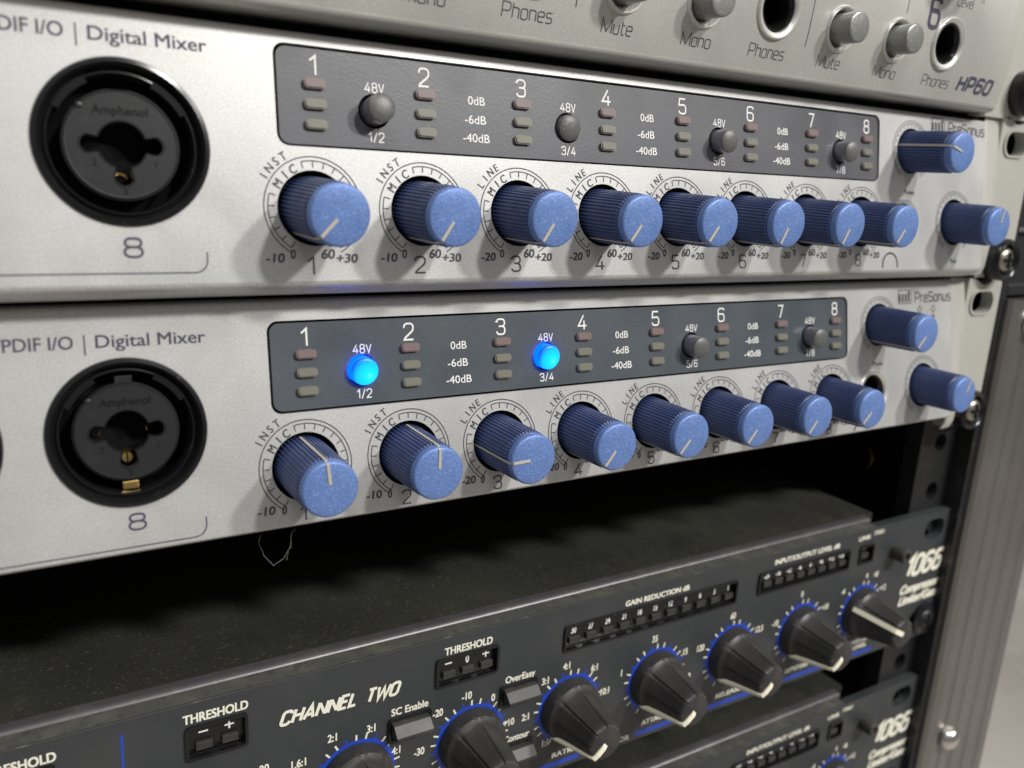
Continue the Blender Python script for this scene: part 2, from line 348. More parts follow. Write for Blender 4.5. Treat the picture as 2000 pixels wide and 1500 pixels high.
KG, KC, KP = knob_meshes()
def blue_knob(parent, cx, cz, ang, name='gain_knob', label=None, k=1.0):
    """axis horizontal in the world although the face leans back"""
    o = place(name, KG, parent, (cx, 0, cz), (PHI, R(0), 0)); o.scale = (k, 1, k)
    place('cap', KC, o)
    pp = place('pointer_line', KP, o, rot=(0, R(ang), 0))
    if label: o['label'] = label
    return o

def led_mesh(m):
    mb = plate([rrect(-1.85, 1.85, -.80, .80, .66, 5)], -.6, .9)
    mb._join(plate([rrect(-1.62, 1.62, -.60, .60, .5, 5)], -.8, -.55))
    return mb.mesh('meter_light', m)
LED_R, LED_A = led_mesh(M['led_red']), led_mesh(M['led_amber'])
def btn_meshes(r, top, side, L, flat=False):
    s = MB().lathe([(r, 2.5), (r, -L+.9), (r-.1, -L+.55)], n=40, caps=(True, True)).mesh('button_stem', side)
    if flat:
        return s, MB().lathe([(r, -L+.56), (r-.04, -L+.1), (r-.22, -L-.1), (r-.5, -L-.16), (.02, -L-.2)], n=40, caps=(False, True)).mesh('button_cap', top)
    t = MB().lathe([(r-.02, -L+.6), (r-.02, -L+.35), (r-.3, -L+.12), (r-.9, -L-.08), (r*.4, -L-.2), (.02, -L-.22)], n=40, caps=(False, True)).mesh('button_cap', top)
    return s, t
B_OUT = btn_meshes(2.35, M['btn'], M['btn_side'], 3.7)
B_IN = btn_meshes(2.42, M['btn'], M['btn_side'], 1.2)
B_LIT = btn_meshes(2.5, M['glow'], M['glow_side'], 1.5, True)
HB = btn_meshes(3.2, M['btn_silver'], M['btn_silver'], 4.6, True)

def dial(parent, cx, cz, kind, number, up=0.0):
    """printed scale round a gain knob: rings, ticks and words"""
    mb = MB()
    mb.ribbon(arc(cx, cz, 8.2, -149, 149, 60), .2, -.03)
    for a0, a1 in ((-147, -73), (-14, 147)):
        mb.ribbon(arc(cx, cz, 7.55, a0, a1, 40), .19, -.036)
        n = round((a1-a0)/14.6)
        for i in range(n+1):
            a = a0+(a1-a0)*i/n; L = 1.0
            s, c = math.sin(R(a)), math.cos(R(a))
            mb.ribbon([(cx+7.5*s, cz+7.5*c), (cx+(7.5-L)*s, cz+(7.5-L)*c)], .19, -.042)
    ds = mb.build('dial_scale', M['ink_black'], parent)
    t = MB()
    for i, ch in enumerate('MIC'):
        a = (-57, -41.5, -28)[i]; text(t, ch, cx+6.95*math.sin(R(a)), cz+6.95*math.cos(R(a)), 1.5, rot=a, bold=.022)
    word = 'INST' if kind == 'INST' else 'LINE'
    for i, ch in enumerate(word):
        a = (-58.5, -49, -39.5, -30.5)[i]; text(t, ch, cx+9.35*math.sin(R(a)), cz+9.35*math.cos(R(a)), 1.45, rot=a, bold=.016)
    lo, hi = ('-10', '+30') if kind == 'INST' else ('-20', '+20')
    text(t, lo, cx-6.8-up*.5, cz+up-7.9, 1.5, bold=.03, shear=.12, width=2.9); text(t, '0', cx-3.9-up*.35, cz+up*.25-7.3, 1.5, bold=.03, shear=.12)
    text(t, '60', cx+1.95, cz+up-7.3, 1.6, bold=.03, shear=.12, width=2.2); text(t, hi, cx+5.2, cz+up-8.0, 1.5, bold=.03, shear=.12, width=3.6)
    t.build('lettering', M['ink_black'], ds)
    n = MB(); sq(n, number, cx-1.0, cz+up-9.25, 2.75-.25*(up > 0), 1.15, .115); n.build('lettering', M['ink_black'], parent)

KX = [30.35+19.52*i for i in range(8)]
LX = [31.3+19.62*i for i in range(8)]
KZ = -28.5
XLR = [(2.5, -19.8), (-26.3, -19.8)]

def socket(parent, cx, cz, pos, shutter, k=1.0):
    """combination socket: black ring, recessed round insert with keyed hole"""
    mb = MB().lathe([(12.05, .6), (12.05, -.15), (11.85, -.45), (11.3, -.55), (11.0, -.2), (10.85, .9), (10.65, 1.5), (10.45, 1.45), (10.25, 1.0), (10.0, .95), (9.8, 1.4), (9.72, 3.0), (9.7, 14.2)], cx, cz, 72, caps=(False, False))
    mb.lathe([(9.75, 14), (.05, 14)], cx, cz, 48, caps=(False, False))
    root = mb.move(-cx, 0, -cz).build('combo_socket', M['gloss_black'], parent, (cx, 0, cz)); root.scale = (k, 1, k); px, pz = cx, cz; cx = cz = 0.0
    MB().lathe([(7.9, 9.0), (.05, 9.0)], cx, cz, 40, caps=(False, False)).build('socket_bore', M['recess_shade'], root)  # near-black disc puts the shade of the bore into its colour
    # keyed insert face
    pts = []
    def ear(a, d=4.35, rr_=1.30):
        return (d*math.sin(R(a)), d*math.cos(R(a)), rr_)
    # outline of the hole: circle 3.4 with three lobes, traced by angle
    lobes = [ear(90), ear(180, 4.55, 1.35), ear(270)]
    for i in range(180):
        a = 2*math.pi*i/180; dx, dz = math.sin(a), math.cos(a); best = 3.35
        for lx, lz, lr in lobes:
            b = lx*dx+lz*dz; disc = b*b-(lx*lx+lz*lz-lr*lr)
            if disc >= 0 and b > 0: best = max(best, b+math.sqrt(disc))
        pts.append((cx+best*dx, cz+best*dz))
    outer = []
    for i in range(120):
        a = 360*i/120; rad = 8.0
        if min(a, 360-a) < 9: rad = 7.2
        outer.append((cx+rad*math.sin(R(a)), cz+rad*math.cos(R(a))))
    ins = plate([outer, pts], 2.2, 4.2)
    ins.lathe([(8.02, 2.6), (7.9, 2.15), (7.7, 1.96), (7.45, 1.98)], cx, cz, 64, caps=(False, False))
    ins.lathe([(8.0, 4.1), (8.0, 13.5)], cx, cz, 48, caps=(False, False))
    ins._join(plate([circ(cx, cz, 8.0, 64) if False else [(cx+p[0], cz+p[1]) for p in circ(0, 0, 7.6, 64)], [(cx+(p[0]-cx)*1.0, cz+(p[1]-cz)*1.0) for p in pts]], 2.0, 2.25))
    ins.box(cx-5.9, cx-5.0, 1.75, 3.5, cz+4.9, cz+5.7, .15)
    io = ins.build('socket_insert', M['insert'], root)
    rim = MB()
    rim.ribbon([(cx+(p[0]-cx)*1.04, cz+(p[1]-cz)*1.04) for p in pts], .14, 1.96, True)
    t = MB(); text(t, 'Amphenol', cx, cz+4.95, 1.35, y=1.93, bold=.004, width=7.6)
    text(t, '2', cx-3.9, cz-2.6, 1.0, y=1.93); text(t, '1', cx+4.5, cz-2.6, 1.0, y=1.93); text(t, '3', cx, cz-6.75, 1.0, y=1.93)
    # embossed: give the letters thickness
    tt = MB(); vs = t.v; m = len(vs)
    tt.add(vs, t.f); t2 = tt
    t2.build('lettering', M['gloss_black'], root)
    rim.build('hole_rim', M['gloss_black'], root)
    # shoulders of the latch notch at the top of the ring
    sh = MB()
    for a0, a1 in ((-62, -27), (27, 62)):
        o1 = arc(cx, cz, 10.3, a0, a1, 8); i1 = arc(cx, cz, 9.25, a0, a1, 8)[::-1]
        sh._join(plate([o1+i1], .75, 5))
    sh.build('latch_shoulder', M['gloss_black'], root)
    c = MB()
    for lx, lz, lr in lobes:
        yy = 7.0 if not (shutter and abs(lx) < 1) else 4.6
        c.lathe([(lr*.85, yy+3), (lr*.85, yy+.4), (lr*.6, yy), (.02, yy)] if shutter and abs(lx) < 1 else [(lr*.9, yy+2), (lr*.9, yy+.2), (lr*.62, yy), (lr*.6, yy+2)], cx+lx, cz+lz, 16, caps=(False, False))
    c.build('contact', M['brass'], root)
    if shutter:
        s1 = MB().box(cx-1.25, cx+1.25, 2.6, 3.3, cz-9.55, cz-8.25, .12); s1.build('spring_tab', M['brass'], root)
        s2 = MB().box(cx-1.3, cx+1.3, 2.2, 2.7, cz+7.5, cz+9.0, .1); s2.build('latch', M['insert'], root)
        s3 = MB().box(cx-.09, cx+.09, 4.3, 4.62, cz-4.55-1.1, cz-4.55+1.1); s3.build('slit', M['recess_shade'], root)
    return root

def jack(parent, cx, cz, y, r=6.0, tilt=0.0):
    mb = MB().lathe([(r, 2), (r, -.1), (r-.1, -.32), (r-.3, -.45), (r-.8, -.38), (r-1.2, -.15), (r-1.4, .1), (r-1.5, .8), (r-1.55, 1.4)], 0, 0, 64, caps=(False, False))
    root = mb.build('headphone_socket', M['satin'], parent, (cx, y, cz)); root.rotation_euler.x = tilt
    b = MB().lathe([(r-1.45, .5), (r-1.6, .15), (r-1.9, .2), (r-2.3, .9), (r-2.45, 1.6), (r-2.5, 14), (.05, 14)], 0, 0, 48, caps=(False, False))
    b.build('socket_bore', M['gloss_black'], root); return root

def screw_head(mb, cx, cz, y, r, n=32):
    mb.lathe([(r, y+.8), (r, y), (r*.93, y-.5), (r*.7, y-.95), (r*.45, y-1.15), (.05, y-1.2)], cx, cz, n, caps=(False, False)); return mb

# ------------------------------------------------------------------ the two silver eight-channel interfaces
def interface(name, origin, phi, label, slate, lit, angles, k9, k10, out, ctr_lab):
    root = empty(name, origin, (-phi, 0, 0), label, 'audio interface', 'silver eight-channel audio interfaces')
    KZ = -28.25 if lit else -28.5; UP = 1.15 if lit else 0.0; XR = 11.75 if lit else 12.0; XZ = -19.25 if lit else -19.8
    ZB, ZD, YD = (-38.0, 1.3, 8.0) if lit else (-40.2, 2.1, 6.0); ZT, TR = (-1.5, .6) if not lit else (-.4, 1.5)
    # --- face sheet with its holes
    holes = [circ(x, KZ, 6.05) for x in KX]+[circ(x, XZ, XR, 72) for x, z in XLR]
    holes += [rrect(24.9, 173.4, -18.75, -2.9, 1.9)]
    holes += [circ(185.9, -10.7, 5.6), circ(204.8, -28.1, 6.05), circ(183.6, -28.3, 5.0)]
    face = plate([[(-218, ZB), (217.8, ZB), (217.8, ZT), (-218, ZT)]]+holes, 0, 1.6)
    low = [(0, ZB)]
    for i in range(1, 19):
        a = R(90*i/18); low.append((YD*(1-math.cos(a)), ZB-ZD*math.sin(a)))
    low += [(YD+1.5, ZB-ZD), (YD+1.5, ZB+.1), (1.6, ZB+.1), (1.6, ZB)]
    face.prism(low, -218, 217.8, True)
    top = [(0, ZT)]
    for i in range(1, 9):
        a = R(90*i/8); top.append((1.2*TR*(1-math.cos(a)), ZT+TR*math.sin(a)))
    top += [(8, ZT+TR), (8, ZT-.1), (1.6, ZT-.1), (1.6, ZT)]
    face.prism(top[::-1], -218, 217.8, True)
    fo = face.build('faceplate', M['silver'], root)
    # --- hole linings, near-black for the shade inside
    ln = MB()
    for x in KX+[204.8]: ln.lathe([(6.05, .0), (5.98, 1.2), (5.98, 9), (.1, 9)], x, KZ if x != 204.8 else -28.1, 40, caps=(False, False))
    ln.lathe([(5.6, .0), (5.5, 1.2), (5.5, 9), (.1, 9)], 185.9, -10.7, 40, caps=(False, False))
    ln.build('knob_well', M['recess_shade'], root)
    # --- display window
    dh = [circ((LX[i]+LX[i+1])/2+.55, -12.25, 2.85, 36) for i in (0, 2, 4, 6)]
    dp = plate([rrect(25.45, 173.0, -18.35, -3.3, 1.6)]+dh, .35, 2.2)
    dw = dp.build('display_window', slate, root)
    rim = plate([rrect(24.8, 173.5, -18.85, -2.8, 1.9), rrect(25.6, 172.8, -18.2, -3.45, 1.6)], 1.7, 2.6)
    rim.build('window_gap_shade', M['recess_shade'], root)  # near-black rim, the shade of the gap put in as colour
    pr = MB()
    for d in (0, 2, 4, 6):
        pr.lathe([(2.85, .5), (2.8, 6), (.1, 6)], (LX[d]+LX[d+1])/2+.55, -12.25, 32, caps=(False, False))
    pr.build('button_well', M['recess_shade'], root)
    t = MB(); Y = .30
    for i in range(8): sq(t, str(i+1), LX[i]+.1, -5.85, 2.95, 1.05, .112, y=Y)
    t.build('lettering', M['white_ink'], dw)
    t = MB()
    for i in (0, 2, 4, 6):
        cx = (LX[i]+LX[i+1])/2+.7
        sq(t, '48V', cx, -8.45, 1.5, .98, .13, y=Y, gap=.22); sq(t, '%d/%d' % (i+1, i+2), cx, -16.5, 1.5, .98, .13, y=Y, gap=.25)
        lx = LX[i+1]+10.3
        if i < 6:
            text(t, '0dB', lx, -8.85, 1.55, y=Y, width=3.4, bold=.006); text(t, '-6dB', lx-.3, -12.15, 1.55, y=Y, width=4.3, bold=.006)
            text(t, '-40dB', lx-.2, -15.35, 1.55, y=Y, width=5.4, bold=.006)
    t.build('lettering', M['white_ink'], dw)
    for i in range(8):
        for j, z in enumerate((-8.75, -11.95, -15.15)):
            place('meter_light', LED_R if j == 0 else LED_A, dw, (LX[i]+.15, .35, z))
    for i, st in enumerate(out):
        cx = (LX[2*i]+LX[2*i+1])/2+.55
        s, tt = {'out': B_OUT, 'in': B_IN, 'lit': B_LIT}[st]
        b = place('phantom_power_button', s, root, (cx, .3, -12.25), (phi-(.18 if (i == 0 and st == 'out') else 0), 0, 0)); cap = place('button_cap', tt, b)
        if st == 'lit': b['label'] = 'phantom power button glowing bright blue'; 
    # --- knobs and dials
    for i in range(8):
        dial(root, KX[i], KZ, 'INST' if i < 2 else 'LINE', str(i+1), UP)
        blue_knob(root, KX[i], KZ-.15, angles[i])
    for (x, z, r) in ((185.9, -10.7, 7.4), (204.8, -28.1, 8.0)):
        m2 = MB(); m2.ribbon(arc(x, z, r, -148, 148, 50), .17, -.03); m2.ribbon(arc(x, z, r-.6, -148, 148, 50), .15, -.036)
        for i in range(21):
            a = -140+14*i; s, c = math.sin(R(a)), math.cos(R(a)); m2.ribbon([(x+(r-.7)*s, z+(r-.7)*c), (x+(r-1.5)*s, z+(r-1.5)*c)], .15, -.042)
        m2.build('dial_scale', M['ink_black'], root)
    kk = blue_knob(root, 185.9, -10.8, k9, 'volume_knob', k=.98); kk.scale.y = 1.13; blue_knob(root, 204.8, -28.2, k10, 'volume_knob')
    # --- sockets
    for i, (x, z) in enumerate(XLR): socket(root, x, XZ, i, lit, XR/12.0)
    jack(root, 183.6, -28.3, 0, 5.9)
    # --- printing on the face
    t = MB(); text(t, 'Digital Mixer', 14.9, -4.75, 2.05, align='R', width=16.1, bold=.012); text(t, '|', -2.75, -4.8, 2.5); text(t, 'I/O', -4.3, -4.75, 2.05, align='R', width=3.3, bold=.012); text(t, 'S/PDIF', -8.55, -4.75, 2.05, align='R', width=7.0, bold=.012); t.build('lettering', M['ink'], root)
    t = MB(); sq(t, '8', 2.7, -34.85+UP*1.2, 2.7-UP*.2, 1.55+UP*.1, .14); sq(t, '7', -26.3, -34.85+UP*1.2, 2.7, 1.55, .14)
    t.ribbon([(-60, -38.6+UP), (11.2, -38.6+UP)]+[(11.2+1.9*math.sin(R(a)), -36.7+UP-1.9*math.cos(R(a))) for a in range(15, 91, 15)]+[(13.1, -35.5+UP)], .22, -.03)
    # the lower part of the bracket line sits on the rounded lip: bend it with the face
    vv = []
    for (x, y, z) in t.v:
        if z < ZB:
            s = min(1, (ZB-z)/ZD); y = y+YD*(1-math.sqrt(1-s*s))-.01
        vv.append((x, y, z))
    t.v = vv; t.build('lettering', M['ink'], root)
    t = MB(); sq(t, 'PreSonus', 209.3, -3.9, 2.6, 1.22, .15, gap=.24)
    for i in range(4): t.ribbon([(194.7+1.3*i, -5.0), (194.5+1.3*i, -2.9+(.5 if i > 2 else 0))], .8, -.05)
    t.ribbon([(194.1, -5.4), (199.6, -5.4), (199.6, -2.9), (198.6, -1.9), (194.1, -1.9)], .22, -.056, True)
    t.build('logo', M['ink_black'], root)
    t = MB(); text(t, 'Phones', 185.5, -20.8, 1.25, bold=.004)
    text(t, 'Main', 205.0, -38.2, 1.25, bold=.004)
    hp = arc(178.4, -39.0, 2.9, -105, 105, 16); t.ribbon(hp, .5, -.03+.0)
    t.v = [(x, y+(YD*(1-math.sqrt(max(0, 1-min(1, (ZB-z)/ZD)**2))) if z < ZB else 0), z) for x, y, z in t.v]
    t.build('lettering', M['ink_black'], root)
    t = MB()
    for x, a in ((203.4, 1), (209.4, 1)): t.ribbon([(x-.9, -7.3), (x, -6.3), (x+.9, -7.3), (x, -8.2)], .26, -.03, True)
    t.build('status_mark', M['ink_black'], root)
    MB().lathe([(.6, 1), (.6, -.2), (.3, -.45), (.02, -.5)], 209.4, -9.2, 16, caps=(False, False)).build('status_light', M['led_red'], root)
    # --- end bezel, ear and chassis, upright in the rack
    up = empty('rack_mount', (0, 0, 0)); up.parent = root; up.rotation_euler.x = phi
    bpy.data.objects.remove(up)
    def w2l(mb):  # world-upright geometry (y, z from the unit's origin) into the leaning frame
        return mb.rot_x(phi)
    for sgn in (1, -1):
        bz = MB()
        zs = [1.0, .6, -6, -13, -20, -27, -34, -40, -42.0]
        xs = [217.9, 218.3, 219.2, 221.5, 223.6, 225.0, 226.0]
        vs = []
        for z in zs:
            yf = (z*math.sin(phi)/math.cos(phi)) if z > -36 else (-36*math.tan(phi)+(-36-z)**2*.055)
            base = -1.2
            for k, x in enumerate(xs):
                f = (0, .0, .0, .04, .25, .65, 1)[k]
                yy = yf*(1-f)+base*f if yf < base else yf+.0*(f)
                vs.append((sgn*x, yy+(.25 if k == 0 else 0), z))
        nx = len(xs); fs = []
        for a in range(len(zs)-1):
            for k in range(nx-1): fs.append((a*nx+k, a*nx+k+1, (a+1)*nx+k+1, (a+1)*nx+k))
        bz.add(vs, fs, True)
        bz.box(sgn*217.9 if sgn > 0 else -226, 226 if sgn > 0 else -217.9, 2.5, 6, -42, 1)
        # ear with slots and a waisted edge
        s1 = rrect(227.2, 237.6, -9.3, -2.9, 2.9, 6); s2 = rrect(228.2, 238.2, -41.0, -34.4, 2.9, 6)
        outl = [(224.6, -43.2), (239.0, -43.2), (240.6, -42.6), (241.3, -41.2), (241.3, -.9), (240.6, .5), (239.3, .9), (236.6, .4), (234.6, -.7), (232.6, -1.15), (230.6, -.7), (228.6, .4), (226, .9), (224.6, .9)]
        if sgn < 0:
            outl = [(-x, z) for x, z in outl][::-1]; s1 = [(-x, z) for x, z in s1]; s2 = [(-x, z) for x, z in s2]
        ear = plate([outl, s1, s2], -1.2, 2.0)
        for s_ in (s1, s2):   # raised lip round the slot
            big = [((p[0]-sgn*232.6)*1.12+sgn*232.6, (p[1]-sum(q[1] for q in s_)/len(s_))*1.16+sum(q[1] for q in s_)/len(s_)) for p in s_]
            ear._join(plate([big, s_], -1.65, -1.1))
        bz._join(ear); w2l(bz)
        bz.build('rack_ear', M['ear'], root)
    ch = MB().box(-215, 215, 6.3, 215, -42.5, .4, .4); w2l(ch); ch.build('chassis', M['black_metal'], root)
    bk = MB().box(-217, 217, 3.4, 6.2, -41.2, .2); w2l(bk); bk.build('black_backing', M['recess_shade'], root)  # black sheet added to darken the gap above the face
    return root

A = interface('audio_interface', (0, 0, 0), PHI, 'upper silver audio interface, directly under the headphone amplifier, none of its buttons lit', M['slate_a'], False,
              [-137, -147, -147, -144, -144, -153, -152, -145], -74, 8, ['out', 'in', 'out', 'out'], '')
Bu = interface('audio_interface', (-1.47, .34, -44.45), PHI+.0216, 'lower silver audio interface with two round buttons glowing blue', M['slate_b'], True,
               [-7, 0, -92, -141, -139, -140, -141, -136], -138, 22, ['lit', 'lit', 'out', 'out'], '')

# ------------------------------------------------------------------ the headphone amplifier on top
def headphone_amp():
    root = empty('headphone_amplifier', (0, 0, 0), (0, 0, 0), 'warm silver headphone amplifier at the top of the rack, only its lower half in view', 'headphone amplifier')
    def yf(z): return -8.2+.0058*(z-24)**2
    zs_ = [2.4+i*1.58 for i in range(27)]
    JK = [(127.0, 14.5), (184.7, 14.2), (68.5, 14.6), (10.0, 14.6)]
    BT = [(146.9, 13.0), (166.0, 12.9), (87.7, 13.2), (107.4, 13.1), (48.6, 13.2), (28.8, 13.2)]
    pl = plate([[(-210, 2.4), (209.9, 2.4), (209.9, 43.5), (-210, 43.5)]]+[circ(x, z, 5.0) for x, z in JK]+[circ(x, z, 4.0) for x, z in BT], 0, .8)
    bm = bmesh.new(); vv = [bm.verts.new(v) for v in pl.v]
    for q in pl.f:
        try: bm.faces.new([vv[i] for i in q])
        except ValueError: pass
    for z in zs_[1:]:
        bmesh.ops.bisect_plane(bm, geom=list(bm.verts)+list(bm.edges)+list(bm.faces), plane_co=(0, 0, z), plane_no=(0, 0, 1))
    for v in bm.verts: v.co.y += yf(v.co.z)
    bm.verts.index_update(); f = MB(); f.add([v.co[:] for v in bm.verts], [[v.index for v in q.verts] for q in bm.faces], True); bm.free()
    low = []; y3 = yf(2.4)
    for i in range(0, 11):
        a = R(90*i/10); low.append((y3+2.2-2.2*math.cos(a), 2.4-1.5*math.sin(a)))
    poly = [(8, .9), (8, 43.5), (0, 43.5)]+[(yf(z), z) for z in zs_[::-1]]+low[1:]
    f.prism([(8, .9), (8, 2.45), (y3, 2.4)]+low[1:], -210, 209.9, True)
    fo = f.build('faceplate', M['silver_dark'], root)
    wl_ = MB()
    for x, z in JK+BT: wl_.lathe([(5.2, yf(z)+.9), (5.2, 7), (.05, 7)], x, z, 24, caps=(False, False))
    wl_.build('well', M['recess_shade'], root)
    e = MB()
    poly2 = [(y+.2, z) for y, z in poly]
    nseg = 6; 
    for k in range(nseg):
        x0 = 210.1+k*1.1; off = 4.5*(k/nseg)**2
        e.prism([(min(8, y+off), z) for y, z in poly2], x0, x0+1.1+.001, True)
    sl = rrect(225.5, 236, 2.0, 9.4, 3, 6); su = rrect(225.5, 236, 34.0, 41.4, 3, 6)
    e._join(plate([[(213, .2), (241.3, .2), (241.3, 43.2), (213, 43.2)], sl, su], -1.2, 2.0))
    e.build('rack_ear', M['ear'], root)
    e = MB().box(-241.3, -210.1, -1.2, 2, .2, 43.2, .2).build('rack_ear', M['ear'], root)
    MB().box(-215, 215, 8.2, 200, .6, 43.3, .4).build('chassis', M['black_metal'], root)
    def tl(z): return math.atan(2*.0058*(z-24))
    for cx, cz in ((127.0, 14.5), (184.7, 14.2), (68.5, 14.6), (10.0, 14.6)): jack(root, cx, cz, yf(cz)-.1, 6.0, -tl(cz)*1.0)
    for cx, cz in ((146.9, 13.0), (166.0, 12.9), (87.7, 13.2), (107.4, 13.1), (48.6, 13.2), (28.8, 13.2)):
        rg = MB().lathe([(4.85, 1.5), (4.85, -.1), (4.6, -.5), (4.25, -.45), (3.75, .15), (3.5, .8), (3.5, 1.6), (3.3, 3.0)], 0, 0, 48, caps=(False, False))
        ro = rg.build('button_bezel', M['satin'], root, (cx, yf(cz), cz)); ro.rotation_euler.x = -tl(cz)
        b = place('push_button', HB[0], root, (cx, yf(cz), cz)); place('button_cap', HB[1], b)
    for cx in (185.5, 126.8, 68, 9.5):
        b = place('volume_knob', MB().lathe([(5.2, 0), (5.0, -11), (4.6, -12), (4.3, -12.2), (.05, -12.4)], 0, 0, 48, caps=(False, False)).mesh('volume_knob', M['btn_silver']), root, (cx, yf(33)-.0, 33.5))
    def pr(words, m):
        t = MB()
        for w in words: w(t)
        t.v = [(x, y+yf(z), z) for x, y, z in t.v]; return t.build('lettering', m, root)
    H = 2.35
    for w, x in (('Mute', 87.2), ('Mono', 106.7), ('Phones', 126.3), ('Phones', 67.7), ('Mono', 48.0), ('Mute', 28.5), ('Phones', 9.5)):
        pr([lambda t, w=w, x=x: sq(t, w, x, 6.15, H, 1.2, .085, gap=.20)], M['ink_black'])
    for w, x, z in (('Mute', 145.4, 6.1), ('Mono', 164.8, 5.9), ('Phones', 184.4, 5.75)):
        pr([lambda t, w=w, x=x, z=z: sq(t, w, x, z, 2.35, 1.25, .08, gap=.20)], M['ink_black'])
    pr([lambda t: sq(t, 'HP60', 200.2, 6.2, 3.15, 1.4, .26, gap=.36, shear=.2)], M['ink'])
    pr([lambda t: sq(t, '6', 177.4, 20.1, 6.2, .95, .17)], M['ink'])
    pr([lambda t: sq(t, '5', 119.6, 20.1, 6.2, .95, .17)], M['ink'])
    pr([lambda t: sq(t, 'Level', 188.2, 23.8, 2.1, 1.2, .085, gap=.18), lambda t: sq(t, '11', 194.6, 25.2, 1.7, 1.02, .09, gap=.18)], M['ink_black'])
    for x, z0 in ((137.0, 8.3), (77.4, 8.3), (18.5, 8.3)): pr([lambda t, x=x, z0=z0: t.ribbon([(x, z0+i*2.5) for i in range(12)], .22, -.04)], M['ink_black'])
    pr([lambda t: t.ribbon([(167.3, 18.8+i*2.0) for i in range(10)], .2, -.04)], M['ink_black'])
    return root
headphone_amp()

# ------------------------------------------------------------------ dark compressors
def fluted_knob(ang):
    n = 96
    def rf(j, i, a, r, y):
        if y > -3.1: return r
        s = math.cos(a*8); g = .0
        if s > .93: g = .55*(s-.93)/.07
        d = max(0, min(1, (-y-3)/1.5))
        fac = math.cos(((a+math.pi/8) % (math.pi/4))-math.pi/8)
        return r/ (1+(1/ max(.92, fac)-1)*-0.6*d) - g*d*.7 if False else (r*(1-.05*d*(1-s)/2)-g*d*.7)
    prof = [(r*.895, y*1.055) for r, y in [(8.7, 0), (8.7, -1.6), (8.4, -3.0), (7.9, -3.4), (7.4, -4.2), (6.6, -7), (5.9, -10), (5.3, -12.6), (5.1, -13.6), (4.85, -14.1), (4.4, -14.35), (.05, -14.45)]]
    g = MB().lathe(prof, 0, 0, n, rfun=rf, caps=(False, False))
    p = MB()
    path = [(8.45, -2.4), (7.55, -5.3), (6.75, -8), (5.85, -11), (5.15, -13.5), (4.75, -14.45), (3.2, -14.72), (.9, -14.72)]
    path = [(r*.895, y*1.055) for r, y in path]; vs = []; fs = []
    for r, y in path: vs += [(-.72, y, r+.25), (.72, y, r+.25), (.72, y+.3, max(.2, r-1.3)), (-.72, y+.3, max(.2, r-1.3))]
    for i in range(len(path)-1):
        for k in range(4): fs.append((i*4+k, i*4+(k+1) % 4, (i+1)*4+(k+1) % 4, (i+1)*4+k))
    fs.append((0, 1, 2, 3)); m = (len(path)-1)*4; fs.append((m+3, m+2, m+1, m))
    p.add(vs, fs)
    return g.mesh('control_knob', M['rubber']), p.mesh('pointer_line', M['rubber_pointer'])
FK, FP = fluted_knob(0)
CK = [14.4, 41.2, 68.1, 94.7, 121.4, 147.9, 175.0, 201.6]
CZ = -27.1

def meter(root, x0, x1, z0, z1, marks, lx, name='meter_window', h=1.15):
    """sunken bar meter: frame, numbers above small unlit segments"""
    fr = plate([rrect(x0, x1, z0, z1, .8, 3), rrect(x0+.55, x1-.55, z0+.55, z1-.55, .4, 3)], -.55, .6)
    fr._join(plate([rrect(x0+.5, x1-.5, z0+.5, z1-.5, .3, 2)], .9, 1.2))
    o = fr.build(name, M['gloss_black'], root)
    t = MB()
    for s, x in zip(marks, lx):
        if s in '-+':
            zc = (z0+z1)/2+1.25; t.ribbon([(x-.85, zc), (x+.85, zc)], .34, .85)
            if s == '+': t.ribbon([(x, zc-.85), (x, zc+.85)], .34, .845)
            continue
        text(t, s, x, (z0+z1)/2+1.25, h, y=.85, bold=.035, cond=.62)
    t.build('lettering', M['white_ink'], o)
    wd = min(1.5, (x1-x0)/len(lx)*.34)
    sm = MB().box(-wd, wd, .1, 1.0, -.8, .8, .15).mesh('meter_segment', M['key'])
    for x in lx: place('meter_segment', sm, o, (x, 0, z0+2.25))
    return o
def push_key(root, x0, x1, z0, z1):
    fr = plate([rrect(x0, x1, z0, z1, .7, 3), rrect(x0+.6, x1-.6, z0+.6, z1-.6, .4, 3)], -.5, .6)
    fr._join(plate([rrect(x0+.5, x1-.5, z0+.5, z1-.5, .3, 2)], .3, .5)); o = fr.build('button_frame', M['gloss_black'], root)
    k = MB().prism([(.2, z1-.8), (-1.6, z1-1.1), (-3.4, (z0+z1)/2+.1), (-3.4, (z0+z1)/2-.5), (.2, z0+.8)], x0+.8, x1-.8)
    k.build('push_button', M['key'], root); return o
def rdial(root, x, labels, z=CZ, n=23, major=3):
    bl = MB(); wh = MB(); t = MB()
    bl.ribbon(arc(x, z, 8.3, -150, 150, 60), .95, -.03)
    for i in range(n):
        a = -150+300*i/(n-1); s, c = math.sin(R(a)), math.cos(R(a))
        tgt = bl if i % major == 1 else wh
        tgt.ribbon([(x+8.6*s, z+8.6*c), (x+9.9*s, z+9.9*c)], .40, -.036)
    for s_, lx, lz in labels: text(t, s_, x+lx*.97, z+lz-.9, 1.85, bold=.032, cond=.74)
    o = bl.build('dial_ring', M['blue_ink'], root); wh.build('tick_marks', M['ivory_ink'], o); t.build('lettering', M['ivory_ink'], o)

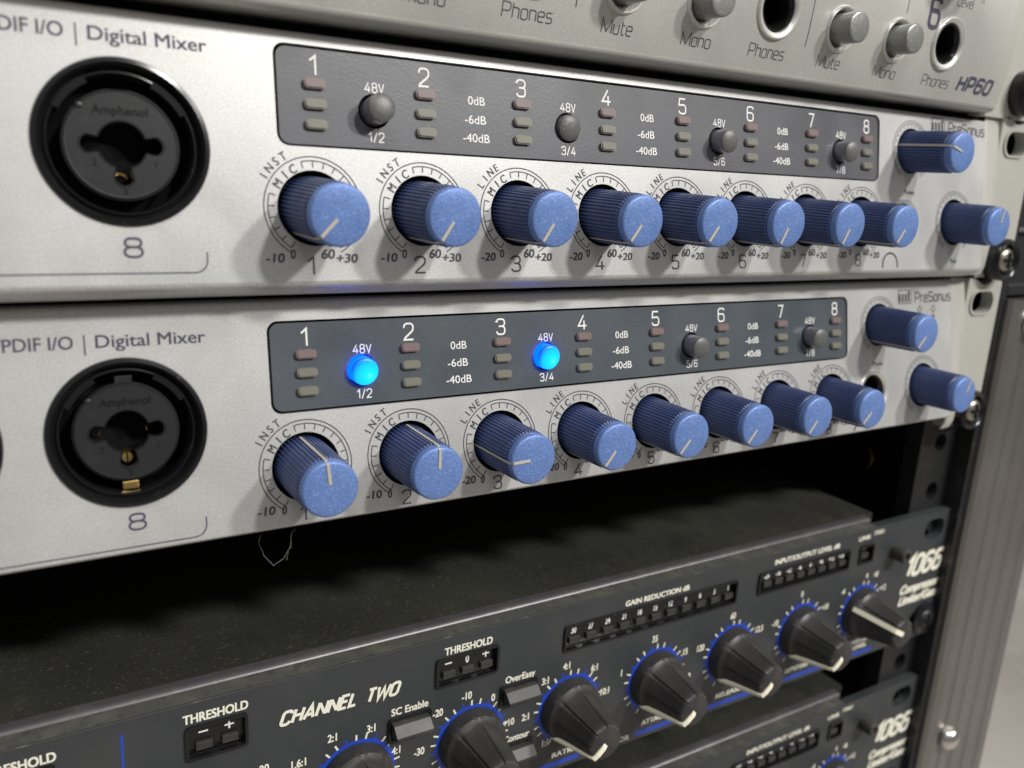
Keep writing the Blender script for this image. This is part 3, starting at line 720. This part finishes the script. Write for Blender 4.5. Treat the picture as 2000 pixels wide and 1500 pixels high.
def compressor(origin, label, shift=0.0):
    root = empty('compressor', origin, (0, 0, 0), label, 'compressor', 'dark grey rack compressors')
    HB_ = -43.7
    sl = [rrect(228.2, 238.0, -9.2, -2.6, 3.2, 6), rrect(228.2, 238.0, -41.0, -34.4, 3.2, 6)]
    sr = [[(-x, z) for x, z in s] for s in sl]
    wins = [(8.1, 19.4, -11.9, -4.8), (58.8, 74.3, -11.7, -4.8), (-24.0, -12.8, -11.9, -4.8), (91.8, 147.3, -11.8, -5.0), (155.2, 192.6, -11.4, -5.0), (197.0, 203.4, -11.0, -5.0)]
    pl = plate([rrect(-241.3, 241.3, HB_, 0, 1.6, 4)]+sl+sr+[rrect(a+.15, b-.15, c+.15, d-.15, .6, 3) for a, b, c, d in wins], 0, 2.6)
    pl.build('faceplate', M['panel'], root)
    MB().box(-205, 203.5, .4, 4.0, .02, .12).build('top_edge', M['edge_dust'], root)
    MB().box(-241, 203, -.03, .12, -.13, .01).build('worn_paint_line', M['wear'], root)
    # chassis with a rolled front edge to the lid
    poly = [(4.1, -1.2)]
    for i in range(0, 9):
        a = R(90*i/8); poly.append((5.5-1.4*math.cos(a), .65-1.4*(1-math.sin(a))))
    poly += [(7.0, .65), (7.0, -1.2)]
    ro = MB(); ro.prism(poly[::-1], -207, 206.0, True); ro = ro.build('rolled_edge', M['rolled'], root); fix_normals(ro.data)
    MB().box(-210.3, 210.3, 6.9, 230, -42.5, .62).build('chassis_lid', M['lid'], root)
    MB().box(-205, 203, 2.7, 6.8, -42.0, -1.2).build('black_backing', M['recess_shade'], root)
    # printing and windows
    def w(s, x, z, h, width, m='ivory_ink', shear=0, bold=.03, name='lettering'):
        t = MB(); text(t, s, x, z, h, bold=bold, shear=shear, width=width); t.build(name, M[m], root)
    w('THRESHOLD', 13.7, -3.2, 1.9, 11.6, bold=.035); w('THRESHOLD', 66.7, -3.4, 1.8, 11.6, bold=.035); w('THRESHOLD', -18.4, -3.4, 1.9, 11.6, bold=.035)
    meter(root, 8.1, 19.4, -11.9, -4.8, ['-', '+'], [11.5, 16.2], h=2.0); meter(root, 58.8, 74.3, -11.7, -4.8, ['-', '0', '+'], [62.3, 66.9, 71.5], h=1.9)
    meter(root, -24.0, -12.8, -11.9, -4.8, ['-', '+'], [-20.6, -16.0], h=2.0)
    t = MB(); sq(t, 'CHANNEL', 33.2, -8.65, 2.7, 1.05, .235, gap=.24, shear=.33); sq(t, 'TWO', 46.5, -8.85, 2.7, 1.05, .235, gap=.2, shear=.33); t.build('lettering', M['ivory_ink'], root)
    w('SC Enable', 53.1, -14.4, 1.75, 8.4, bold=.028); w('OverEasy', 80.5, -14.75, 1.75, 7.8, bold=.028); w('Contour', 80.5, -30.5, 1.75, 6.8, bold=.028)
    push_key(root, 48.1, 58.0, -21.6, -15.8); push_key(root, 75.2, 85.1, -21.5, -15.9); push_key(root, 75.2, 85.1, -37.4, -31.7); push_key(root, -5.0+30, 35.0-2, -44.0+6.5, -31.7) if False else None
    ls = MB().ribbon([(-2.35, -2.7), (-2.35, -41)], .42, -.03); ls.build('divider_line', M['blue_ink'], root)
    gx = [95.2+4.98*i for i in range(11)]
    meter(root, 91.8, 147.3, -11.8, -5.0, ['30', '27', '24', '21', '18', '15', '12', '9', '6', '3', '1'], gx, h=1.75)
    w('GAIN REDUCTION dB', 119.8, -3.4, 1.45, 20.4, bold=.04)
    meter(root, 155.2, 192.6, -11.4, -5.0, ['-24', '-18', '-12', '-6', '0', '+6', '+12', '+18'], [159.4+4.4*i for i in range(8)], h=1.75)
    w('INPUT/OUTPUT LEVEL dB', 174.2, -2.9, 1.5, 26.4, bold=.04)
    meter(root, 197.0, 203.4, -11.0, -5.0, ['*'], [200.2]); w('LINK', 198.6, -2.6, 1.4, 5.2, bold=.035); w('STEREO', 205.0, -1.9, 1.3, 4.6, bold=.03)
    t = MB(); sq(t, '1066', 230.2, -17.0, 6.2, .95, .24, gap=.27, shear=.3); t.build('lettering', M['ivory_ink'], root); w('Compressor', 230.8, -24.7, 3.1, 19.6, shear=.32, bold=.05)
    w('Limiter/Gate', 230.8, -28.6, 3.1, 19.6, shear=.32, bold=.05)
    # thumbscrew standing beside the model number
    sc_ = MB().lathe([(2.5, 0), (2.4, -4.0), (2.1, -4.5), (1.2, -4.55), (1.0, -3.8), (.9, -2), (.05, -2)], 214.2, -9.9, 28, caps=(False, False)); sc_.build('cover_screw', M['key'], root)
    rd = rdial
    rd(root, CK[0], [('20', 8.2, 9.6)]); 
    rd(root, CK[1], [('1.6:1', -12.4, 8.4), ('2:1', -5.3, 11.9), ('3:1', 3.3, 11.4), ('4:1', 9.2, 4.2)], n=23)
    rd(root, CK[2], [('-30', -12.9, 2.0), ('-20', -8.6, 10.2), ('-10', -1.4, 12.3), ('0', 5.6, 9.9), ('+10', 10.3, 2.0)])
    rd(root, CK[3], [('2:1', -12.5, 2.0), ('3:1', -7.4, 10.0), ('4:1', -1.4, 12.3), ('6:1', 7.2, 9.6), ('10:1', 11.2, 2.0), ('1:1', -6.2, -7.0)])
    rd(root, CK[4], [('1', -11.4, 5.6), ('35', -1.2, 12.5), ('.15', 9.8, 6.0), ('10', 12.2, -1.8)])
    rd(root, CK[5], [('120', -11.6, 5.6), ('60', -.6, 12.4), ('12.5', 10.7, 5.8)])
    rd(root, CK[6], [('-10', -10.8, 5.9), ('0', -.8, 12.7), ('+10', 10.4, 6.2)])
    rd(root, CK[7], [('-4', -9.4, 9.4), ('4', 1.0, 12.4), ('+8', 5.4, 12.0), ('+12', 10.2, 6.6)])
    for i, x in enumerate(CK):
        k = place('control_knob', FK, root, (x, -.05, CZ)); place('pointer_line', FP, k, rot=(0, R((-132, 176, 165, -133, -130, -131, -133, -62)[i]), 0))
    for s, x, z in (('RATIO', 94.5, -39.4), ('ATTACK', 122.8, -39.3), ('RELEASE', 149.2, -39.3), ('OUTPUT GAIN', 176.4, -39.3), ('PEAKSTOP', 203.5, -37.6), ('LEVEL', 204.5, -39.7), ('THRESHOLD', 68.2, -39.4), ('RATIO', 41.9, -39.4)):
        w(s, x, z, 1.4, min(9.5, 1.25*len(s)+.6), bold=.03)
    w('COMPRESSOR', 107.6, -42.0, 1.5, 14.5, bold=.03)
    bs = MB(); bs.ribbon([(117, -42.0), (211.0, -42.0)], 1.3, -.03); bs.ribbon([(56, -42.0), (99, -42.0)], 1.3, -.03); bs.ribbon([(-2, -42.0), (50, -42.0)], 1.3, -.03)
    bs.build('stripe', M['blue_ink'], root)
    return root
compressor((0, 1.5, -117.05), 'upper dark grey compressor with black fluted knobs, hanging one gap below the silver interfaces')
compressor((-.4, 1.6, -176.9), 'lower dark grey compressor, only its top right end showing at the bottom')

# ------------------------------------------------------------------ rack screws (each its own thing)
def rack_screw(loc, label, cup=True, r=3.4):
    root = empty('rack_screw', loc, (0, 0, 0), label, 'rack screw', 'screws holding the units to the rack rail')
    if cup:
        MB().lathe([(6.0, 0), (6.0, -2.8), (5.7, -3.8), (5.1, -4.3), (4.5, -4.0), (4.0, -3.0), (3.8, -1.6), (.1, -1.6)], 0, 0, 40, caps=(False, False)).build('cup_washer', M['gloss_black'], root)
        y = -3.0
    else:
        MB().lathe([(5.4, 0), (5.4, -.9), (4.8, -1.3), (.1, -1.35)], 0, 0, 32, caps=(False, False)).build('cup_washer', M['gloss_black'], root); y = -1.2
    h = screw_head(MB(), 0, 0, y, r)
    h.build('screw_head', M['screw'] if cup else M['black_metal'], root)
    g = MB().box(-r*.62, r*.62, y-1.45, y-.9, -.45, .45); g.box(-.45, .45, y-1.46, y-.9, -r*.62, r*.62); g.build('cross_slot', M['recess_shade'], root)
rack_screw((232.6, -1.4, -37.9), 'rack screw in black cup washer at the lower right corner of the upper interface')
rack_screw((231.2, -1.2, -82.4), 'rack screw in black cup washer half hidden behind the lower interface end knob')
rack_screw((230.0, -1.4, 7.0), 'rack screw in black cup washer at the right end of the headphone amplifier')
rack_screw((235.0, 1.3, -154.2), 'small black rack screw below the ivory model number of the upper compressor', cup=False, r=3.4)

# ------------------------------------------------------------------ the rack case
case = empty('rack_case', (243, 0, -300), (0, 0, 0), 'road case with black rack rail and ribbed worn aluminium edge on the right', 'rack case')
def cpart(mb, name, m): 
    o = mb.move(-243, 0, 300).build(name, m, case); return o
HZ = [-177.0-8.6-15.9*k*0 for k in range(1)]
holes = []; zz = 38.5
seq = [6.35, 15.875, 15.875]; z = 44.45-6.35; pts = []
z0 = 0.0
for u in range(-1, 8):
    base = 44.45-44.45*(u+1)
    for d in (6.35, 22.225, 38.1): pts.append(base-d)
pts = [p for p in pts if p > -330]
rail = plate([[(222.5, -340), (243.0, -340), (243.0, 60), (222.5, 60)]]+[circ(232.4, p, 2.9, 20) for p in pts], 4.3, 7.0)
rail.box(222.5, 223.9, 7.0, 9.5, -340, 60); rail.box(240.9, 242.9, 7.0, 30, -340, 60); rail.box(240.4, 243.0, -1.0, 4.3, -340, 60)
cpart(rail, 'rack_rail', M['black_metal'])
for p in pts:
    b = MB().lathe([(2.9, 8), (2.3, 7.2), (2.0, 6.9), (1.9, 7.6), (1.9, 10)], 232.4, p, 20, caps=(False, False)); cpart(b, 'threaded_hole', M['chrome'])
# ribbed extrusion: vertical ribs of different widths and heights
ex = MB(); prof = []
xs = [(243.2, 1.5), (243.2, -2.0), (243.9, -3.2), (246.0, -4.4), (247.4, -4.6), (250.2, -4.7), (250.8, -5.2), (252.8, -5.2), (253.4, -4.6), (258.0, -4.4), (258.8, -4.9), (260.6, -4.9), (261.4, -4.2), (266.8, -4.0), (267.6, -4.5), (269.4, -4.5), (270.2, -3.8), (276.2, -3.5), (277.0, -4.0), (281.2, -3.9), (283.2, -3.0), (284.2, -1.2), (284.4, 6), (284.4, 30), (243.2, 30)]
def xprism(zlo, zhi, pr):
    n = len(pr); vs = [(x, y, zlo) for x, y in pr]+[(x, y, zhi) for x, y in pr]
    mb = MB().add(vs, [(i, (i+1) % n, (i+1) % n+n, i+n) for i in range(n)]); mb.add(vs[:n], [tuple(range(n))]); mb.add(vs[n:], [tuple(reversed(range(n)))]); return mb
exo = cpart(xprism(-420, -50.0, xs), 'ribbed_edge', M['case']); fix_normals(exo.data)
up = xprism(-49.2, 120, [(243.2, 6), (300, 6), (300, 40), (243.2, 40)])
cpart(up, 'lid_side', M['case_black'])
cpart(MB().box(243.6, 300, -1.0, 6.0, -49.0, -45.5, .5), 'closing_strip', M['case_black'])
cpart(MB().box(243.6, 300, 4.0, 5.9, -30.6, -29.4, .2), 'trim_line', M['case'])
cpart(MB().box(243.2, 247.5, 30.05, 420, -420, 120), 'side_panel', M['case_black'])
cpart(MB().box(-300, 300, 420, 425, -420, 120), 'back_panel', M['case_black'])
cpart(MB().box(-247.5, -243.2, 0, 420, -420, 120), 'side_panel', M['case_black'])
cpart(MB().box(-247.5, 247.5, 0, 420, -425, -420.2), 'bottom_panel', M['case_black'])
cpart(MB().box(-247.5, 247.5, 0, 420, 120.2, 125), 'top_panel', M['case_black'])
for p in (-57.5, -200.5):
    h = MB().lathe([(4.2, 0), (4.1, -1.2), (3.4, -2.6), (2.2, -3.4), (.8, -3.7), (.05, -3.75)], 252.5, p, 32, caps=(False, False)).move(0, -5.0, 0)
    cpart(h, 'dome_bolt', M['chrome'])
b = MB().lathe([(7.5, 0), (7.3, -1.5), (6, -2.4), (.05, -2.6)], 0, 0, 28, caps=(False, False))
b.v = [(243.0+y, 36+x*.6, -111.7+z*.6) for x, y, z in b.v]; cpart(b, 'side_bolt', M['brass'])

# ------------------------------------------------------------------ lint
def strand(name, pts, rad, label=None, cat=None, parent=None):
    mb = MB(); n = 5; vs = []; fs = []
    for i, p in enumerate(pts):
        a = Vector(pts[max(0, i-1)]); c = Vector(pts[min(len(pts)-1, i+1)]); d = (c-a).normalized()
        u = d.cross(Vector((0, 1, .1))).normalized(); v = d.cross(u)
        for k in range(n):
            q = Vector(p)+(u*math.cos(2*math.pi*k/n)+v*math.sin(2*math.pi*k/n))*rad; vs.append(q[:])
    for i in range(len(pts)-1):
        for k in range(n): fs.append((i*n+k, i*n+(k+1) % n, (i+1)*n+(k+1) % n, (i+1)*n+k))
    mb.add(vs, fs, True); return mb
th = MB(); P = []
def wob(p, q, n, s): return [tuple(p[k]+(q[k]-p[k])*i/n+random.uniform(-s, s) for k in range(3)) for i in range(n)]
P = wob((20.4, -6.2, -83.0), (20.6, -4.0, -85.3), 6, .05)+wob((20.6, -4.0, -85.3), (21.4, -4.4, -87.8), 5, .06)+wob((21.4, -4.4, -87.8), (22.9, -4.6, -89.9), 6, .06)+wob((22.9, -4.6, -89.9), (24.8, -4.6, -88.9), 6, .08)+wob((24.8, -4.6, -88.9), (26.0, -4.6, -86.9), 6, .12)+wob((26.0, -4.6, -86.9), (26.4, -4.0, -84.6), 6, .15)+wob((26.4, -4.0, -84.6), (26.6, -6.0, -83.0), 5, .1)
th = strand('t', P, .024)
th._join(strand('t', wob((25.6, -4.6, -87.6), (25.2, -4.7, -89.7), 8, .1), .02)); th._join(strand('t', wob((26.2, -4.3, -86.0), (25.6, -4.6, -87.6), 6, .16), .024))
to = th.build('lint_thread', M['lint']); tag(to, 'thin pale thread of lint looping down from the bottom edge of the lower interface', 'thread')
du = MB()
for i in range(650):
    f = random.random(); x = random.uniform(-25, 205); y = 9+(random.random()**1.5)*120
    L = random.uniform(.2, 1.0) if f < .97 else random.uniform(2, 5); a = random.uniform(0, 6.28); bnd = random.uniform(-1, 1)
    z = -117.05+.63
    pts_ = [(x+L*math.cos(a+bnd*t)*t, y+L*math.sin(a+bnd*t)*t, z+.05+.12*math.sin(3.1*t)*random.random()) for t in (0, .33, .66, 1)]
    du._join(strand('d', pts_, random.uniform(.015, .032)))
do = du.build('dust_fibres', M['dust']); tag(do, 'fine dust fibres scattered over the black lid of the upper compressor', 'dust', kind='stuff')
